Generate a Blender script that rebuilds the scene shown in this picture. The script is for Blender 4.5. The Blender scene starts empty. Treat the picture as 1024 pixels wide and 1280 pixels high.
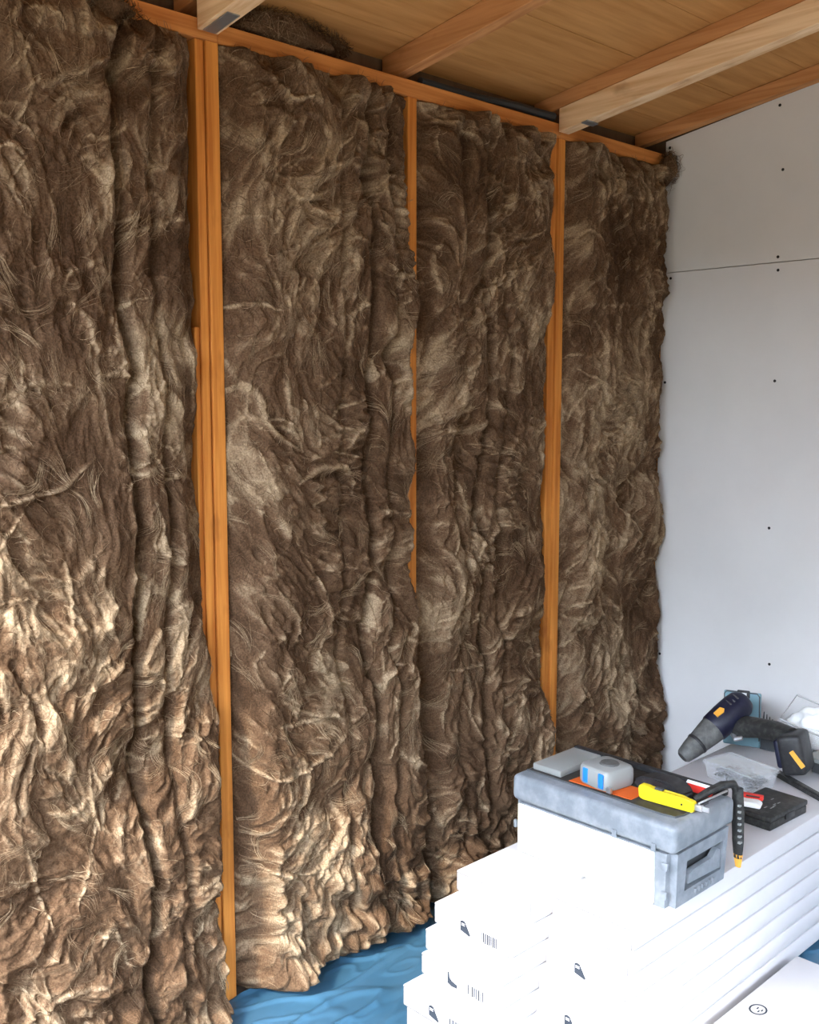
import bpy, bmesh, math, random
import numpy as np
from mathutils import Vector, Matrix
random.seed(7)
SC = bpy.context.scene
COL = SC.collection

# ------------------------------------------------------------------ camera
FPX, HPX = 1300.0, 145.0
PITCH = math.atan(HPX / FPX)
YAW = math.atan2(1348.0, math.hypot(FPX, HPX))
cam_d = bpy.data.cameras.new('camera')
cam = bpy.data.objects.new('camera', cam_d)
COL.objects.link(cam)
cam_d.sensor_fit = 'VERTICAL'
cam_d.sensor_height = 32.0
cam_d.lens = 32.0 * FPX / 1280.0
cam_d.clip_start = 0.02
cam.location = (0.0, -1.9, 1.37)
fwd = Vector((math.cos(YAW) * math.cos(PITCH), math.sin(YAW) * math.cos(PITCH), -math.sin(PITCH)))
cam.rotation_euler = fwd.to_track_quat('-Z', 'Y').to_euler()
SC.camera = cam

# ------------------------------------------------------------------ sky, sun, exposure
W = bpy.data.worlds.new('sky')
SC.world = W
W.use_nodes = True
bg = W.node_tree.nodes['Background']
SUN_DIR = Vector((1.0, 0.30, -0.84))
# bright hazy sky with the usual overcast distribution: three times brighter overhead than at the horizon
wn = W.node_tree
w_tc = wn.nodes.new('ShaderNodeTexCoord')
w_sep = wn.nodes.new('ShaderNodeSeparateXYZ')
w_mr = wn.nodes.new('ShaderNodeMapRange')
w_mr.inputs['From Min'].default_value = 0.0
w_mr.inputs['From Max'].default_value = 1.0
w_mr.inputs['To Min'].default_value = 0.333
w_mr.inputs['To Max'].default_value = 1.0
wn.links.new(w_tc.outputs['Generated'], w_sep.inputs[0])
wn.links.new(w_sep.outputs['Z'], w_mr.inputs['Value'])
w_col = wn.nodes.new('ShaderNodeMixRGB')
w_col.blend_type = 'MULTIPLY'
w_col.inputs[0].default_value = 1.0
w_col.inputs[2].default_value = (0.80, 0.92, 1.09, 1)
wn.links.new(w_mr.outputs[0], w_col.inputs[1])
wn.links.new(w_col.outputs[0], bg.inputs[0])
bg.inputs[1].default_value = 24.0
sun_d = bpy.data.lights.new('sun', 'SUN')
sun = bpy.data.objects.new('sun', sun_d)
COL.objects.link(sun)
sun_d.energy = 3.6
sun_d.angle = math.radians(6.0)
sun_d.color = (1.0, 0.86, 0.66)
sun.rotation_euler = SUN_DIR.to_track_quat('-Z', 'Y').to_euler()
sun.location = (-6, -3, 6)
vs = SC.view_settings
vs.view_transform = 'Standard'
vs.look = 'None'
vs.exposure = 0.82
vs.gamma = 1.0
vs.use_curve_mapping = False

# ------------------------------------------------------------------ helpers
def link(o, parent=None):
    COL.objects.link(o)
    if parent is not None:
        o.parent = parent
    return o

def tag(o, label=None, cat=None, group=None, kind=None):
    if label: o['label'] = label
    if cat: o['category'] = cat
    if group: o['group'] = group
    if kind: o['kind'] = kind
    return o

def empty(name, loc=(0, 0, 0), rz=0.0):
    o = bpy.data.objects.new(name, None)
    o.empty_display_size = 0.05
    o.location = loc
    o.rotation_euler = (0, 0, rz)
    return link(o)

def obj(name, bm, mat, parent=None, smooth=False, angle=35):
    me = bpy.data.meshes.new(name)
    bmesh.ops.recalc_face_normals(bm, faces=bm.faces[:])
    bm.to_mesh(me)
    bm.free()
    for m in (mat if isinstance(mat, (list, tuple)) else [mat]):
        me.materials.append(m)
    if smooth:
        me.polygons.foreach_set('use_smooth', [True] * len(me.polygons))
        me.set_sharp_from_angle(angle=math.radians(angle))
    return link(bpy.data.objects.new(name, me), parent)

def box(bm, x0, x1, y0, y1, z0, z1, M=None, bev=0.0, seg=2):
    r = bmesh.ops.create_cube(bm, size=1.0)
    vs_ = r['verts']
    for v in vs_:
        v.co = Vector(((x0 + x1) / 2 + v.co.x * (x1 - x0), (y0 + y1) / 2 + v.co.y * (y1 - y0), (z0 + z1) / 2 + v.co.z * (z1 - z0)))
    if bev > 0:
        es = list({e for v in vs_ for e in v.link_edges})
        fs = bmesh.ops.bevel(bm, geom=es, offset=bev, segments=seg, affect='EDGES', profile=0.5)
        vs_ = list({v for f in fs['faces'] for v in f.verts} | {v for v in vs_ if v.is_valid})
    if M is not None:
        for v in vs_:
            v.co = M @ v.co
    return vs_

def bx(name, d, mat, parent=None, bev=0.0, seg=2, M=None, smooth=None):
    bm = bmesh.new()
    box(bm, *d, M=M, bev=bev, seg=seg)
    return obj(name, bm, mat, parent, smooth=(bev > 0) if smooth is None else smooth)

def tube(bm, pts, rad, seg=10, cap=True, squash=None):
    """swept tube along points; rad: number or list; squash: scale of the second axis"""
    pts = [Vector(p) for p in pts]
    n = len(pts)
    rad = [rad] * n if not isinstance(rad, (list, tuple)) else rad
    rings = []
    up = None
    for i, p in enumerate(pts):
        t = (pts[min(i + 1, n - 1)] - pts[max(i - 1, 0)]).normalized()
        if up is None:
            up = Vector((0, 0, 1)) if abs(t.z) < 0.9 else Vector((1, 0, 0))
        a = t.cross(up).normalized()
        b = a.cross(t).normalized()
        up = b
        q = squash if squash else 1.0
        rings.append([bm.verts.new(p + a * math.cos(2 * math.pi * k / seg) * rad[i] + b * math.sin(2 * math.pi * k / seg) * rad[i] * q) for k in range(seg)])
    for i in range(n - 1):
        for k in range(seg):
            bm.faces.new((rings[i][k], rings[i][(k + 1) % seg], rings[i + 1][(k + 1) % seg], rings[i + 1][k]))
    if cap:
        bm.faces.new(rings[0][::-1])
        bm.faces.new(rings[-1])

def prism(bm, poly, o, u, v, th):
    """extrude a 2-D outline (in axes u, v from origin o) by th along u x v"""
    o, u, v = Vector(o), Vector(u).normalized(), Vector(v).normalized()
    n = u.cross(v)
    a = [bm.verts.new(o + u * p[0] + v * p[1]) for p in poly]
    b = [bm.verts.new(o + u * p[0] + v * p[1] + n * th) for p in poly]
    k = len(poly)
    bm.faces.new(a[::-1])
    bm.faces.new(b)
    for i in range(k):
        bm.faces.new((a[i], a[(i + 1) % k], b[(i + 1) % k], b[i]))

# ------------------------------------------------------------------ materials
def mat(name, col, rough=0.6, metal=0.0, spec=0.4, noise=None, bump=None, trans=0.0, alpha=1.0, ior=1.45, sheen=0.0):
    """noise = (scale xyz, colour b, contrast lo, hi); bump = (scale xyz, strength, distance)"""
    m = bpy.data.materials.new(name)
    m.use_nodes = True
    nt = m.node_tree
    p = nt.nodes['Principled BSDF']
    p.inputs['Base Color'].default_value = (*col, 1)
    p.inputs['Roughness'].default_value = rough
    p.inputs['Metallic'].default_value = metal
    p.inputs['Specular IOR Level'].default_value = spec
    p.inputs['IOR'].default_value = ior
    p.inputs['Transmission Weight'].default_value = trans
    p.inputs['Alpha'].default_value = alpha
    if sheen:
        p.inputs['Sheen Weight'].default_value = sheen
    tc = nt.nodes.new('ShaderNodeTexCoord')
    def ntex(sc, det=5.0, rgh=0.6):
        mp = nt.nodes.new('ShaderNodeMapping')
        mp.inputs['Scale'].default_value = sc
        nt.links.new(tc.outputs['Object'], mp.inputs['Vector'])
        t = nt.nodes.new('ShaderNodeTexNoise')
        t.inputs['Scale'].default_value = 1.0
        t.inputs['Detail'].default_value = det
        t.inputs['Roughness'].default_value = rgh
        nt.links.new(mp.outputs[0], t.inputs['Vector'])
        return t
    if noise:
        t = ntex(noise[0])
        r = nt.nodes.new('ShaderNodeValToRGB')
        r.color_ramp.elements[0].position = noise[2]
        r.color_ramp.elements[1].position = noise[3]
        r.color_ramp.elements[0].color = (*col, 1)
        r.color_ramp.elements[1].color = (*noise[1], 1)
        nt.links.new(t.outputs['Fac'], r.inputs[0])
        nt.links.new(r.outputs[0], p.inputs['Base Color'])
    if bump:
        t = ntex(bump[0])
        b = nt.nodes.new('ShaderNodeBump')
        b.inputs['Strength'].default_value = bump[1]
        b.inputs['Distance'].default_value = bump[2]
        nt.links.new(t.outputs['Fac'], b.inputs['Height'])
        nt.links.new(b.outputs[0], p.inputs['Normal'])
    return m

def wood(name, a, b, axis, rough=0.7):
    sc = [55.0, 55.0, 55.0]
    sc['xyz'.index(axis)] = 2.2
    m = mat(name, a, rough, noise=(sc, b, 0.36, 0.64), bump=(sc, 0.25, 0.002), spec=0.25)
    # a few darker knots and weather stains
    nt = m.node_tree
    p = nt.nodes['Principled BSDF']
    src = p.inputs['Base Color'].links[0].from_socket
    tc = nt.nodes['Texture Coordinate']
    mp = nt.nodes.new('ShaderNodeMapping')
    s2 = [16.0, 16.0, 16.0]
    s2['xyz'.index(axis)] = 7.0
    mp.inputs['Scale'].default_value = s2
    nt.links.new(tc.outputs['Object'], mp.inputs['Vector'])
    t = nt.nodes.new('ShaderNodeTexNoise')
    t.inputs['Scale'].default_value = 1.0
    t.inputs['Detail'].default_value = 3.0
    nt.links.new(mp.outputs[0], t.inputs['Vector'])
    r = nt.nodes.new('ShaderNodeValToRGB')
    r.color_ramp.elements[0].position = 0.60
    r.color_ramp.elements[1].position = 0.76
    r.color_ramp.elements[0].color = (0, 0, 0, 1)
    r.color_ramp.elements[1].color = (0.75, 0.75, 0.75, 1)
    nt.links.new(t.outputs['Fac'], r.inputs[0])
    mx = nt.nodes.new('ShaderNodeMixRGB')
    mx.blend_type = 'MULTIPLY'
    mx.inputs[2].default_value = (0.40, 0.30, 0.22, 1)
    nt.links.new(r.outputs[0], mx.inputs[0])
    nt.links.new(src, mx.inputs[1])
    nt.links.new(mx.outputs[0], p.inputs['Base Color'])
    return m

M = {}
M['stud'] = wood('stud_pine', (0.50, 0.165, 0.028), (0.74, 0.31, 0.065), 'z')
M['plate'] = wood('plate_pine', (0.44, 0.15, 0.035), (0.66, 0.28, 0.08), 'x')
M['rafter'] = wood('rafter_pine', (0.40, 0.17, 0.06), (0.56, 0.27, 0.11), 'y')
M['tie'] = wood('planed_pine', (0.62, 0.38, 0.20), (0.82, 0.60, 0.38), 'y')
M['ply'] = mat('ceiling_board_wood', (0.40, 0.19, 0.06), 0.75, spec=0.2, noise=((3.0, 40.0, 40.0), (0.58, 0.30, 0.11), 0.3, 0.75), bump=((3, 60, 60), 0.2, 0.002))
M['darkgap'] = mat('dark_membrane', (0.03, 0.035, 0.04), 0.6)
M['sheath'] = mat('sheathing_board', (0.10, 0.06, 0.035), 0.9, noise=((30, 30, 3), (0.16, 0.10, 0.06), 0.3, 0.7))
M['plaster'] = mat('plasterboard_paper', (0.62, 0.605, 0.60), 0.9, spec=0.2, noise=((2.2, 2.2, 2.2), (0.68, 0.665, 0.66), 0.35, 0.7), bump=((400, 400, 400), 0.12, 0.0006))
M['screw'] = mat('black_screw', (0.02, 0.02, 0.02), 0.5, metal=0.6)
M['galv'] = mat('galvanised_steel', (0.35, 0.37, 0.38), 0.45, metal=0.8)
M['film'] = mat('blue_plastic_film', (0.030, 0.092, 0.160), 0.32, spec=0.5, noise=((5, 5, 5), (0.05, 0.13, 0.21), 0.3, 0.7))
M['slab'] = mat('floor_boards', (0.07, 0.05, 0.035), 0.8, noise=((2, 20, 20), (0.10, 0.07, 0.05), 0.3, 0.7))
M['earth'] = mat('outside_gravel', (0.085, 0.07, 0.045), 0.9, noise=((3, 3, 3), (0.11, 0.09, 0.06), 0.3, 0.7))
M['blocker'] = mat('blocker_dark_green', (0.030, 0.034, 0.022), 0.9, noise=((9, 9, 9), (0.065, 0.068, 0.045), 0.35, 0.7), bump=((12, 12, 12), 0.8, 0.08))  # for the added low-sky blockers outside
M['inner'] = mat('bare_wall_wood', (0.36, 0.22, 0.11), 0.8, noise=((3, 3, 30), (0.46, 0.30, 0.16), 0.3, 0.7))
M['carton'] = mat('white_carton', (0.53, 0.52, 0.54), 0.6, spec=0.3, noise=((6, 6, 6), (0.57, 0.56, 0.58), 0.3, 0.7))
M['kraft'] = mat('brown_card', (0.30, 0.24, 0.18), 0.9)
M['gapshade'] = mat('gap_shade_grey', (0.13, 0.125, 0.13), 0.9, spec=0.1)  # dark tone standing in for shade in the gaps between cartons
M['ink'] = mat('black_ink', (0.02, 0.02, 0.03), 0.6)
M['inkgrey'] = mat('grey_ink', (0.035, 0.042, 0.055), 0.9, spec=0.1)
M['silver'] = mat('silver_plastic', (0.17, 0.19, 0.215), 0.38, spec=0.5, noise=((26, 26, 26), (0.28, 0.30, 0.33), 0.40, 0.74))
M['cream'] = mat('pale_yellow_panel', (0.88, 0.85, 0.62), 0.5)
M['slit'] = mat('shadow_grey_plastic', (0.06, 0.065, 0.07), 0.6)
M['black'] = mat('black_plastic', (0.018, 0.018, 0.020), 0.45, noise=((60, 60, 60), (0.045, 0.045, 0.045), 0.45, 0.8))
M['rubber'] = mat('grey_rubber', (0.075, 0.076, 0.074), 0.6, noise=((50, 50, 50), (0.15, 0.15, 0.145), 0.4, 0.75))
M['well'] = mat('dark_organiser_plastic', (0.028, 0.026, 0.024), 0.6, noise=((40, 40, 40), (0.07, 0.065, 0.06), 0.45, 0.8))
M['dustblack'] = mat('dusty_black_metal', (0.018, 0.018, 0.018), 0.5, noise=((70, 70, 70), (0.065, 0.065, 0.06), 0.45, 0.8))
M['navy'] = mat('navy_plastic', (0.006, 0.007, 0.022), 0.45, spec=0.4, noise=((30, 30, 30), (0.020, 0.022, 0.045), 0.45, 0.8))
M['amber'] = mat('amber_badge', (0.75, 0.36, 0.05), 0.5)
M['yellow'] = mat('yellow_plastic', (0.66, 0.52, 0.015), 0.4)
M['orange'] = mat('orange_paper', (0.62, 0.11, 0.015), 0.7)
M['red'] = mat('red_card', (0.70, 0.04, 0.03), 0.5)
M['white'] = mat('white_plastic', (0.75, 0.75, 0.75), 0.5)
M['blue'] = mat('blue_stripe', (0.02, 0.20, 0.68), 0.4)
M['palegrey'] = mat('pale_grey_plastic', (0.27, 0.28, 0.275), 0.45)
M['teal'] = mat('teal_card', (0.17, 0.30, 0.35), 0.5)
M['steel'] = mat('bright_steel', (0.6, 0.6, 0.62), 0.3, metal=0.9)
M['clear'] = mat('clear_plastic', (0.86, 0.89, 0.92), 0.18, spec=0.5, alpha=0.15)
M['coverclear'] = mat('clear_lid_plastic', (0.80, 0.83, 0.84), 0.25, spec=0.5, alpha=0.30)
M['milky'] = mat('cloudy_plastic', (0.50, 0.51, 0.50), 0.35, spec=0.5, alpha=0.45)
M['tissue'] = mat('white_tissue', (0.82, 0.83, 0.82), 0.9)

def wool_mat(name):
    m = bpy.data.materials.new(name)
    m.use_nodes = True
    nt = m.node_tree
    p = nt.nodes['Principled BSDF']
    p.inputs['Roughness'].default_value = 0.95
    p.inputs['Specular IOR Level'].default_value = 0.1
    at = nt.nodes.new('ShaderNodeAttribute')
    at.attribute_name = 'Col'
    tc = nt.nodes.new('ShaderNodeTexCoord')
    t = nt.nodes.new('ShaderNodeTexNoise')
    t.inputs['Scale'].default_value = 260.0
    t.inputs['Detail'].default_value = 3.0
    nt.links.new(tc.outputs['Object'], t.inputs['Vector'])
    r = nt.nodes.new('ShaderNodeValToRGB')
    r.color_ramp.elements[0].position = 0.3
    r.color_ramp.elements[1].position = 0.7
    r.color_ramp.elements[0].color = (0.62, 0.60, 0.58, 1)
    r.color_ramp.elements[1].color = (1.28, 1.28, 1.28, 1)
    nt.links.new(t.outputs['Fac'], r.inputs[0])
    mx = nt.nodes.new('ShaderNodeMixRGB')
    mx.blend_type = 'MULTIPLY'
    mx.inputs[0].default_value = 1.0
    nt.links.new(at.outputs['Color'], mx.inputs[1])
    nt.links.new(r.outputs[0], mx.inputs[2])
    nt.links.new(mx.outputs[0], p.inputs['Base Color'])
    b = nt.nodes.new('ShaderNodeBump')
    b.inputs['Strength'].default_value = 0.35
    b.inputs['Distance'].default_value = 0.003
    nt.links.new(t.outputs['Fac'], b.inputs['Height'])
    nt.links.new(b.outputs[0], p.inputs['Normal'])
    return m
M['wool'] = wool_mat('mineral_wool')

# ------------------------------------------------------------------ the shed
S = 0.15                     # roof rise per metre away from the insulated wall
def roof(y, z0=2.222): return z0 - S * y
YB, XL, XR = -2.8, -0.45, 2.985

f_ = bx('floor', (XL - 0.05, 3.05, YB - 0.05, 0.15, -0.08, -0.012), M['slab'])
tag(f_, kind='structure')
g_ = bx('ground_outside', (-14, 14, -14, 12, -0.30, -0.16), M['earth'])
tag(g_, kind='structure')

# added blockers, unseen, cutting off the low sky to darken the upper plasterboard
for nm, d in (('background_blocker', (-8.2, -7.0, -12, 10, -0.2, 2.9)), ('background_blocker', (-8, 10, -9.2, -8.0, -0.2, 3.6))):
    hd = bx(nm, d, M['blocker'], bev=0.25, seg=3)
    tag(hd, kind='structure')

# insulated wall: sheathing, studs, plates
wf = bx('wall_far', (XL - 0.05, 3.05, 0.10, 0.14, -0.05, 2.26), M['sheath'])
tag(wf, kind='structure')
def stud(x0, x1, y0, z0, z1, label=None):
    o = bx('stud', (x0, x1, y0, 0.10, z0, z1), M['stud'], wf, bev=0.0015, seg=1, smooth=False)
    if label: o['label'] = label
    return o
stud(1.2575, 1.2885, 0.0, -0.012, 2.10, 'orange pine stud with dark seam on one side')
stud(1.2340, 1.2545, 0.004, -0.012, 2.10, 'second timber doubled against the stud')
stud(1.2225, 1.2335, 0.010, -0.012, 1.515, 'short packing timber nailed beside the doubled stud')
stud(1.8385, 1.8690, 0.0, -0.012, 2.10, 'thin orange stud partly covered by wool')
stud(2.4380, 2.4680, 0.0, -0.012, 2.10, 'orange stud under the pale beam')
stud(2.4060, 2.4350, 0.006, -0.012, 2.10, 'second timber doubled against the stud')
stud(0.6300, 0.6600, 0.0, -0.012, 2.10)
stud(2.9850, 3.0150, 0.004, -0.012, 2.10)
for a, b in ((XL, 1.2880), (1.2885, 2.4375), (2.4380, 2.984)):
    bx('top_plate', (a, b, 0.0, 0.10, 2.1005, 2.140), M['plate'], wf, bev=0.0015, seg=1, smooth=False)

# plasterboard wall
wr = bx('wall_right', (3.016, 3.06, YB - 0.05, 0.14, -0.05, 2.75), M['sheath'])
tag(wr, kind='structure')
def panel(z0, zt0, zt1):
    bm = bmesh.new()
    y0, y1 = -0.004, YB
    # outline in (-Y, Z) so that u x v points along -X
    prism(bm, [(y0, z0), (y1, z0), (y1, zt1), (y0, zt0)][::-1], (XR + 0.0125, 0, 0), (0, 1, 0), (0, 0, 1), -0.0125)
    return obj('plasterboard_panel', bm, M['plaster'], wr)
pl = panel(0.0, 1.7640, 1.7640)
pu = panel(1.7665, 2.178, 2.178 - YB * 0.165)
pu['label'] = 'upper plasterboard sheet with sloping top'
pl['label'] = 'lower plasterboard sheet below the joint'
def screw(y, z, par):
    bm = bmesh.new()
    bmesh.ops.create_cone(bm, cap_ends=True, segments=10, radius1=0.0046, radius2=0.0040, depth=0.002, matrix=Matrix.Translation((XR - 0.0008, y, z)) @ Matrix.Rotation(math.pi / 2, 4, 'Y'))
    obj('screw', bm, M['screw'], par)
for y, z, p in ((-0.386, 2.218, pu), (-0.403, 2.032, pu), (-0.398, 1.781, pu), (-0.019, 2.157, pu), (-0.400, 1.742, pl), (-0.403, 1.415, pl),
                (-0.403, 0.969, pl), (-0.421, 0.547, pl), (-0.035, 1.747, pl), (-0.024, 1.414, pl), (-0.032, 0.510, pl)):
    screw(y, z, p)

# doorway wall and back wall, out of the picture; back opening added for frontal skylight
wl = bx('wall_left', (XL - 0.05, XL, -0.06, 0.10, -0.05, 2.60), M['inner'])
tag(wl, kind='structure')
bx('wall_section', (XL - 0.05, XL, YB, -2.35, -0.05, 2.60), M['inner'], wl)
bx('opening_lintel', (XL - 0.05, XL, -2.35, -0.06, 2.20, 2.60), M['inner'], wl)
wb = bx('wall_back', (2.0, 3.06, YB - 0.05, YB, -0.05, 2.75), M['inner'])
bx('wall_section', (XL - 0.05, -0.30, YB - 0.05, YB, -0.05, 2.75), M['inner'], wb)
bx('opening_lintel', (-0.30, 2.0, YB - 0.05, YB, 1.68, 2.75), M['inner'], wb)  # low lintel of the added opening, keeps skylight off the upper wool
tag(wb, kind='structure')

# roof: boards parallel to the insulated wall, rafters across them
def slab(bm, x0, x1, y0, y1, zb, zt):
    """sloped slab between y0 > y1, heights given at y = 0"""
    v = []
    for x in (x0, x1):
        for y in (y0, y1):
            for z in (zb, zt):
                v.append(bm.verts.new((x, y, z - S * y)))
    for q in ((0, 1, 3, 2), (4, 6, 7, 5), (0, 4, 5, 1), (2, 3, 7, 6), (0, 2, 6, 4), (1, 5, 7, 3)):
        bm.faces.new([v[i] for i in q])
bm = bmesh.new()
slab(bm, XL - 0.1, 3.1, 0.20, YB - 0.1, 2.242, 2.262)
ce = obj('ceiling', bm, M['darkgap'])
tag(ce, kind='structure')
edges = [0.19, -0.03, -0.255, -0.475, -0.70, -0.925, -1.15, -1.375, -1.60, -1.825, -2.05, -2.275, -2.50, -2.79]
for i in range(len(edges) - 1):
    bm = bmesh.new()
    slab(bm, XL, 3.02, edges[i] - 0.0012, edges[i + 1] + 0.0012, 2.223 + random.uniform(0, .0015), 2.241)
    obj('ceiling_board', bm, M['ply'], ce)
def rafter(x0, x1, zb, zt, m, label=None, y0=0.09, y1=YB + 0.01, name='rafter'):
    bm = bmesh.new()
    slab(bm, x0, x1, y0, y1, zb, zt)
    bmesh.ops.bevel(bm, geom=bm.edges[:], offset=0.0015, segments=1, affect='EDGES')
    o = obj(name, bm, m, ce)
    if label: o['label'] = label
    return o
rafter(1.835, 1.873, 2.162, 2.2225, M['rafter'], 'slim brown rafter')
for x0, x1 in ((1.235, 1.285), (2.430, 2.476)):
    rafter(x0 + 0.004, x1, 2.180, 2.2225, M['rafter'], 'brown rafter above the pale beam')
    rafter(x0, x1, 2.114, 2.1785, M['tie'], 'pale planed beam under the rafter', y0=-0.004, name='beam')
rafter(0.62, 0.66, 2.162, 2.2225, M['rafter'])
rafter(2.948, 2.983, 2.182, 2.2225, M['rafter'], 'rafter along the plasterboard wall')
rafter(0.02, 0.06, 2.162, 2.2225, M['rafter'])
# joist hanger under the near beam: a let-in steel strap
bm = bmesh.new()
slab(bm, 1.245, 1.275, -0.010, -0.098, 2.1115, 2.1136)
hg = obj('joist_hanger', bm, M['galv'], ce)
hg['label'] = 'grey steel plate let into the beam end'
bm = bmesh.new()
slab(bm, 2.427, 2.479, -0.085, -0.105, 2.1105, 2.1138)
obj('joist_hanger', bm, M['galv'], ce)
# grey strip of membrane lying in the eaves gap
bm = bmesh.new()
tube(bm, [(1.90, 0.02, 2.152), (2.1, 0.025, 2.153), (2.25, 0.02, 2.160), (2.425, 0.012, 2.158)], [0.010, 0.011, 0.010, 0.012], 8)
mo = obj('membrane_roll', bm, M['darkgap'], None, smooth=True)
tag(mo, 'dark grey membrane edge lying in the eaves gap above the top plate', 'membrane')

# ------------------------------------------------------------------ blue plastic film on the floor
rng = np.random.default_rng(11)
def gnoise(shape, sx, sz, seed):
    r = np.random.default_rng(seed).standard_normal(shape)
    fz = np.fft.fftfreq(shape[0])[:, None]
    fx = np.fft.rfftfreq(shape[1])[None, :]
    k = np.exp(-2 * (np.pi ** 2) * ((fx * sx) ** 2 + (fz * sz) ** 2))
    n = np.fft.irfft2(np.fft.rfft2(r) * k, s=shape)
    return (n - n.mean()) / n.std()

def grid_mesh(name, P, m, parent=None, col=None, skirt=None):
    """P: (nz, nx, 3) vertices; skirt: Y of a closing back sheet"""
    nz, nx = P.shape[:2]
    V = P.reshape(-1, 3)
    i = np.arange(nz * nx).reshape(nz, nx)
    F = np.stack([i[:-1, :-1], i[:-1, 1:], i[1:, 1:], i[1:, :-1]], -1).reshape(-1, 4)
    if skirt is not None:
        ring = np.concatenate([i[0, :-1], i[:-1, -1], i[-1, :0:-1], i[:0:-1, 0]])
        B = V[ring].copy()
        B[:, 1] = skirt
        b0 = len(V)
        V = np.concatenate([V, B, [[V[:, 0].mean(), skirt, V[:, 2].mean()]]])
        n = len(ring)
        j = np.arange(n)
        F = np.concatenate([F, np.stack([ring, b0 + j, b0 + (j + 1) % n, ring[(j + 1) % n]], -1)])
        T = np.stack([b0 + j, np.full(n, b0 + n), b0 + (j + 1) % n], -1)
    me = bpy.data.meshes.new(name)
    nT = 0 if skirt is None else len(T)
    me.vertices.add(len(V))
    me.vertices.foreach_set('co', V.astype(np.float32).ravel())
    me.loops.add(F.size + nT * 3)
    li = F.ravel() if skirt is None else np.concatenate([F.ravel(), T.ravel()])
    me.loops.foreach_set('vertex_index', li.astype(np.int32))
    me.polygons.add(len(F) + nT)
    st = np.concatenate([np.arange(len(F)) * 4, F.size + np.arange(nT) * 3])
    me.polygons.foreach_set('loop_start', st.astype(np.int32))
    me.polygons.foreach_set('use_smooth', np.ones(len(st), bool))
    if col is not None:
        c = col.reshape(-1, 3)
        if len(c) < len(V):
            c = np.concatenate([c, np.repeat(c[:1], len(V) - len(c), 0)])
        a = me.color_attributes.new('Col', 'FLOAT_COLOR', 'POINT')
        a.data.foreach_set('color', np.concatenate([c, np.ones((len(c), 1))], 1).astype(np.float32).ravel())
    me.materials.append(m)
    me.update(calc_edges=True)
    me.validate()
    return link(bpy.data.objects.new(name, me), parent)

nx, ny = 300, 300
gx = np.linspace(1.0, 2.975, nx)
gy = np.linspace(0.0, -1.6, ny)
w1 = gnoise((ny, nx), 14, 5, 3)
w2 = gnoise((ny, nx), 5, 3, 4)
hz = -0.0115 + 0.0070 * np.exp(-(w1 / 0.22) ** 2) + 0.0035 * np.exp(-(w2 / 0.3) ** 2)
P = np.stack([np.broadcast_to(gx, (ny, nx)), np.broadcast_to(gy[:, None], (ny, nx)), hz], -1)
fi = grid_mesh('plastic_sheet', P, M['film'])
tag(fi, 'creased blue plastic sheet covering the floor below the wool', 'sheet')

# ------------------------------------------------------------------ mineral wool
DX = 0.0025
WX0, WX1, WZ0, WZ1 = 0.660, 2.984, 0.0, 2.099
NX, NZ = int((WX1 - WX0) / DX) + 1, int((WZ1 - WZ0) / DX) + 1
wx = WX0 + DX * np.arange(NX)
wz = WZ0 + DX * np.arange(NZ)
X, Z = np.meshgrid(wx, wz)
SH = (NZ, NX)

def samp(T, jx, jz):
    jx = np.clip(jx, 0, NX - 1.001)
    jz = np.clip(jz, 0, NZ - 1.001)
    x0 = jx.astype(int); z0 = jz.astype(int)
    fx = jx - x0; fz = jz - z0
    return (T[z0, x0] * (1 - fx) * (1 - fz) + T[z0, x0 + 1] * fx * (1 - fz) + T[z0 + 1, x0] * (1 - fx) * fz + T[z0 + 1, x0 + 1] * fx * fz)

turn = 0.35 + 0.9 / (1 + np.exp(-2.2 * gnoise(SH, 40, 40, 21)))      # where the wool curls more
ANG = math.pi / 2 + turn * (0.75 * gnoise(SH, 34, 55, 22) + 0.42 * gnoise(SH, 15, 19, 23) + 0.14 * gnoise(SH, 6, 6, 24))
FX, FZ = np.cos(ANG), np.sin(ANG)

def lic(T, L, step=1.0):
    JX, JZ = np.meshgrid(np.arange(NX, dtype=float), np.arange(NZ, dtype=float))
    acc = T.copy()
    for s in (1, -1):
        px, pz = JX.copy(), JZ.copy()
        for k in range(L):
            i = np.clip(px, 0, NX - 1).astype(int); j = np.clip(pz, 0, NZ - 1).astype(int)
            px += s * step * FX[j, i]; pz += s * step * FZ[j, i]
            i = np.clip(px, 0, NX - 1).astype(int); j = np.clip(pz, 0, NZ - 1).astype(int)
            acc += T[j, i] * (1 - k / L)
    acc -= acc.mean()
    return acc / acc.std()

st1 = lic(gnoise(SH, 0.7, 0.7, 31), 8)
st2 = lic(gnoise(SH, 2.0, 2.0, 32), 14, 1.5)
fo1 = lic(gnoise(SH, 7, 7, 33), 10, 2.5)
fo2 = lic(gnoise(SH, 12, 12, 34), 10, 4.0)
lump = gnoise(SH, 36, 50, 35)
hole = gnoise(SH, 14, 18, 36)
clm = gnoise(SH, 5, 6, 37)
fz1 = gnoise(SH, 1.3, 1.3, 38)
# torn sheets of felt: stepped layers whose edges follow the comb direction
la1 = lic(gnoise(SH, 21, 21, 51), 12, 4.0) + 0.22 * fo1 + 0.10 * st2
la2 = lic(gnoise(SH, 13, 13, 52), 10, 4.0) + 0.25 * clm + 0.12 * st2
la3 = lic(gnoise(SH, 8, 8, 53), 9, 3.0) + 0.22 * st2
lb1 = gnoise(SH, 24, 24, 54) + 0.35 * fo1 + 0.12 * st2

def sst(t):
    t = np.clip(t, 0, 1)
    return t * t * (3 - 2 * t)

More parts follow.
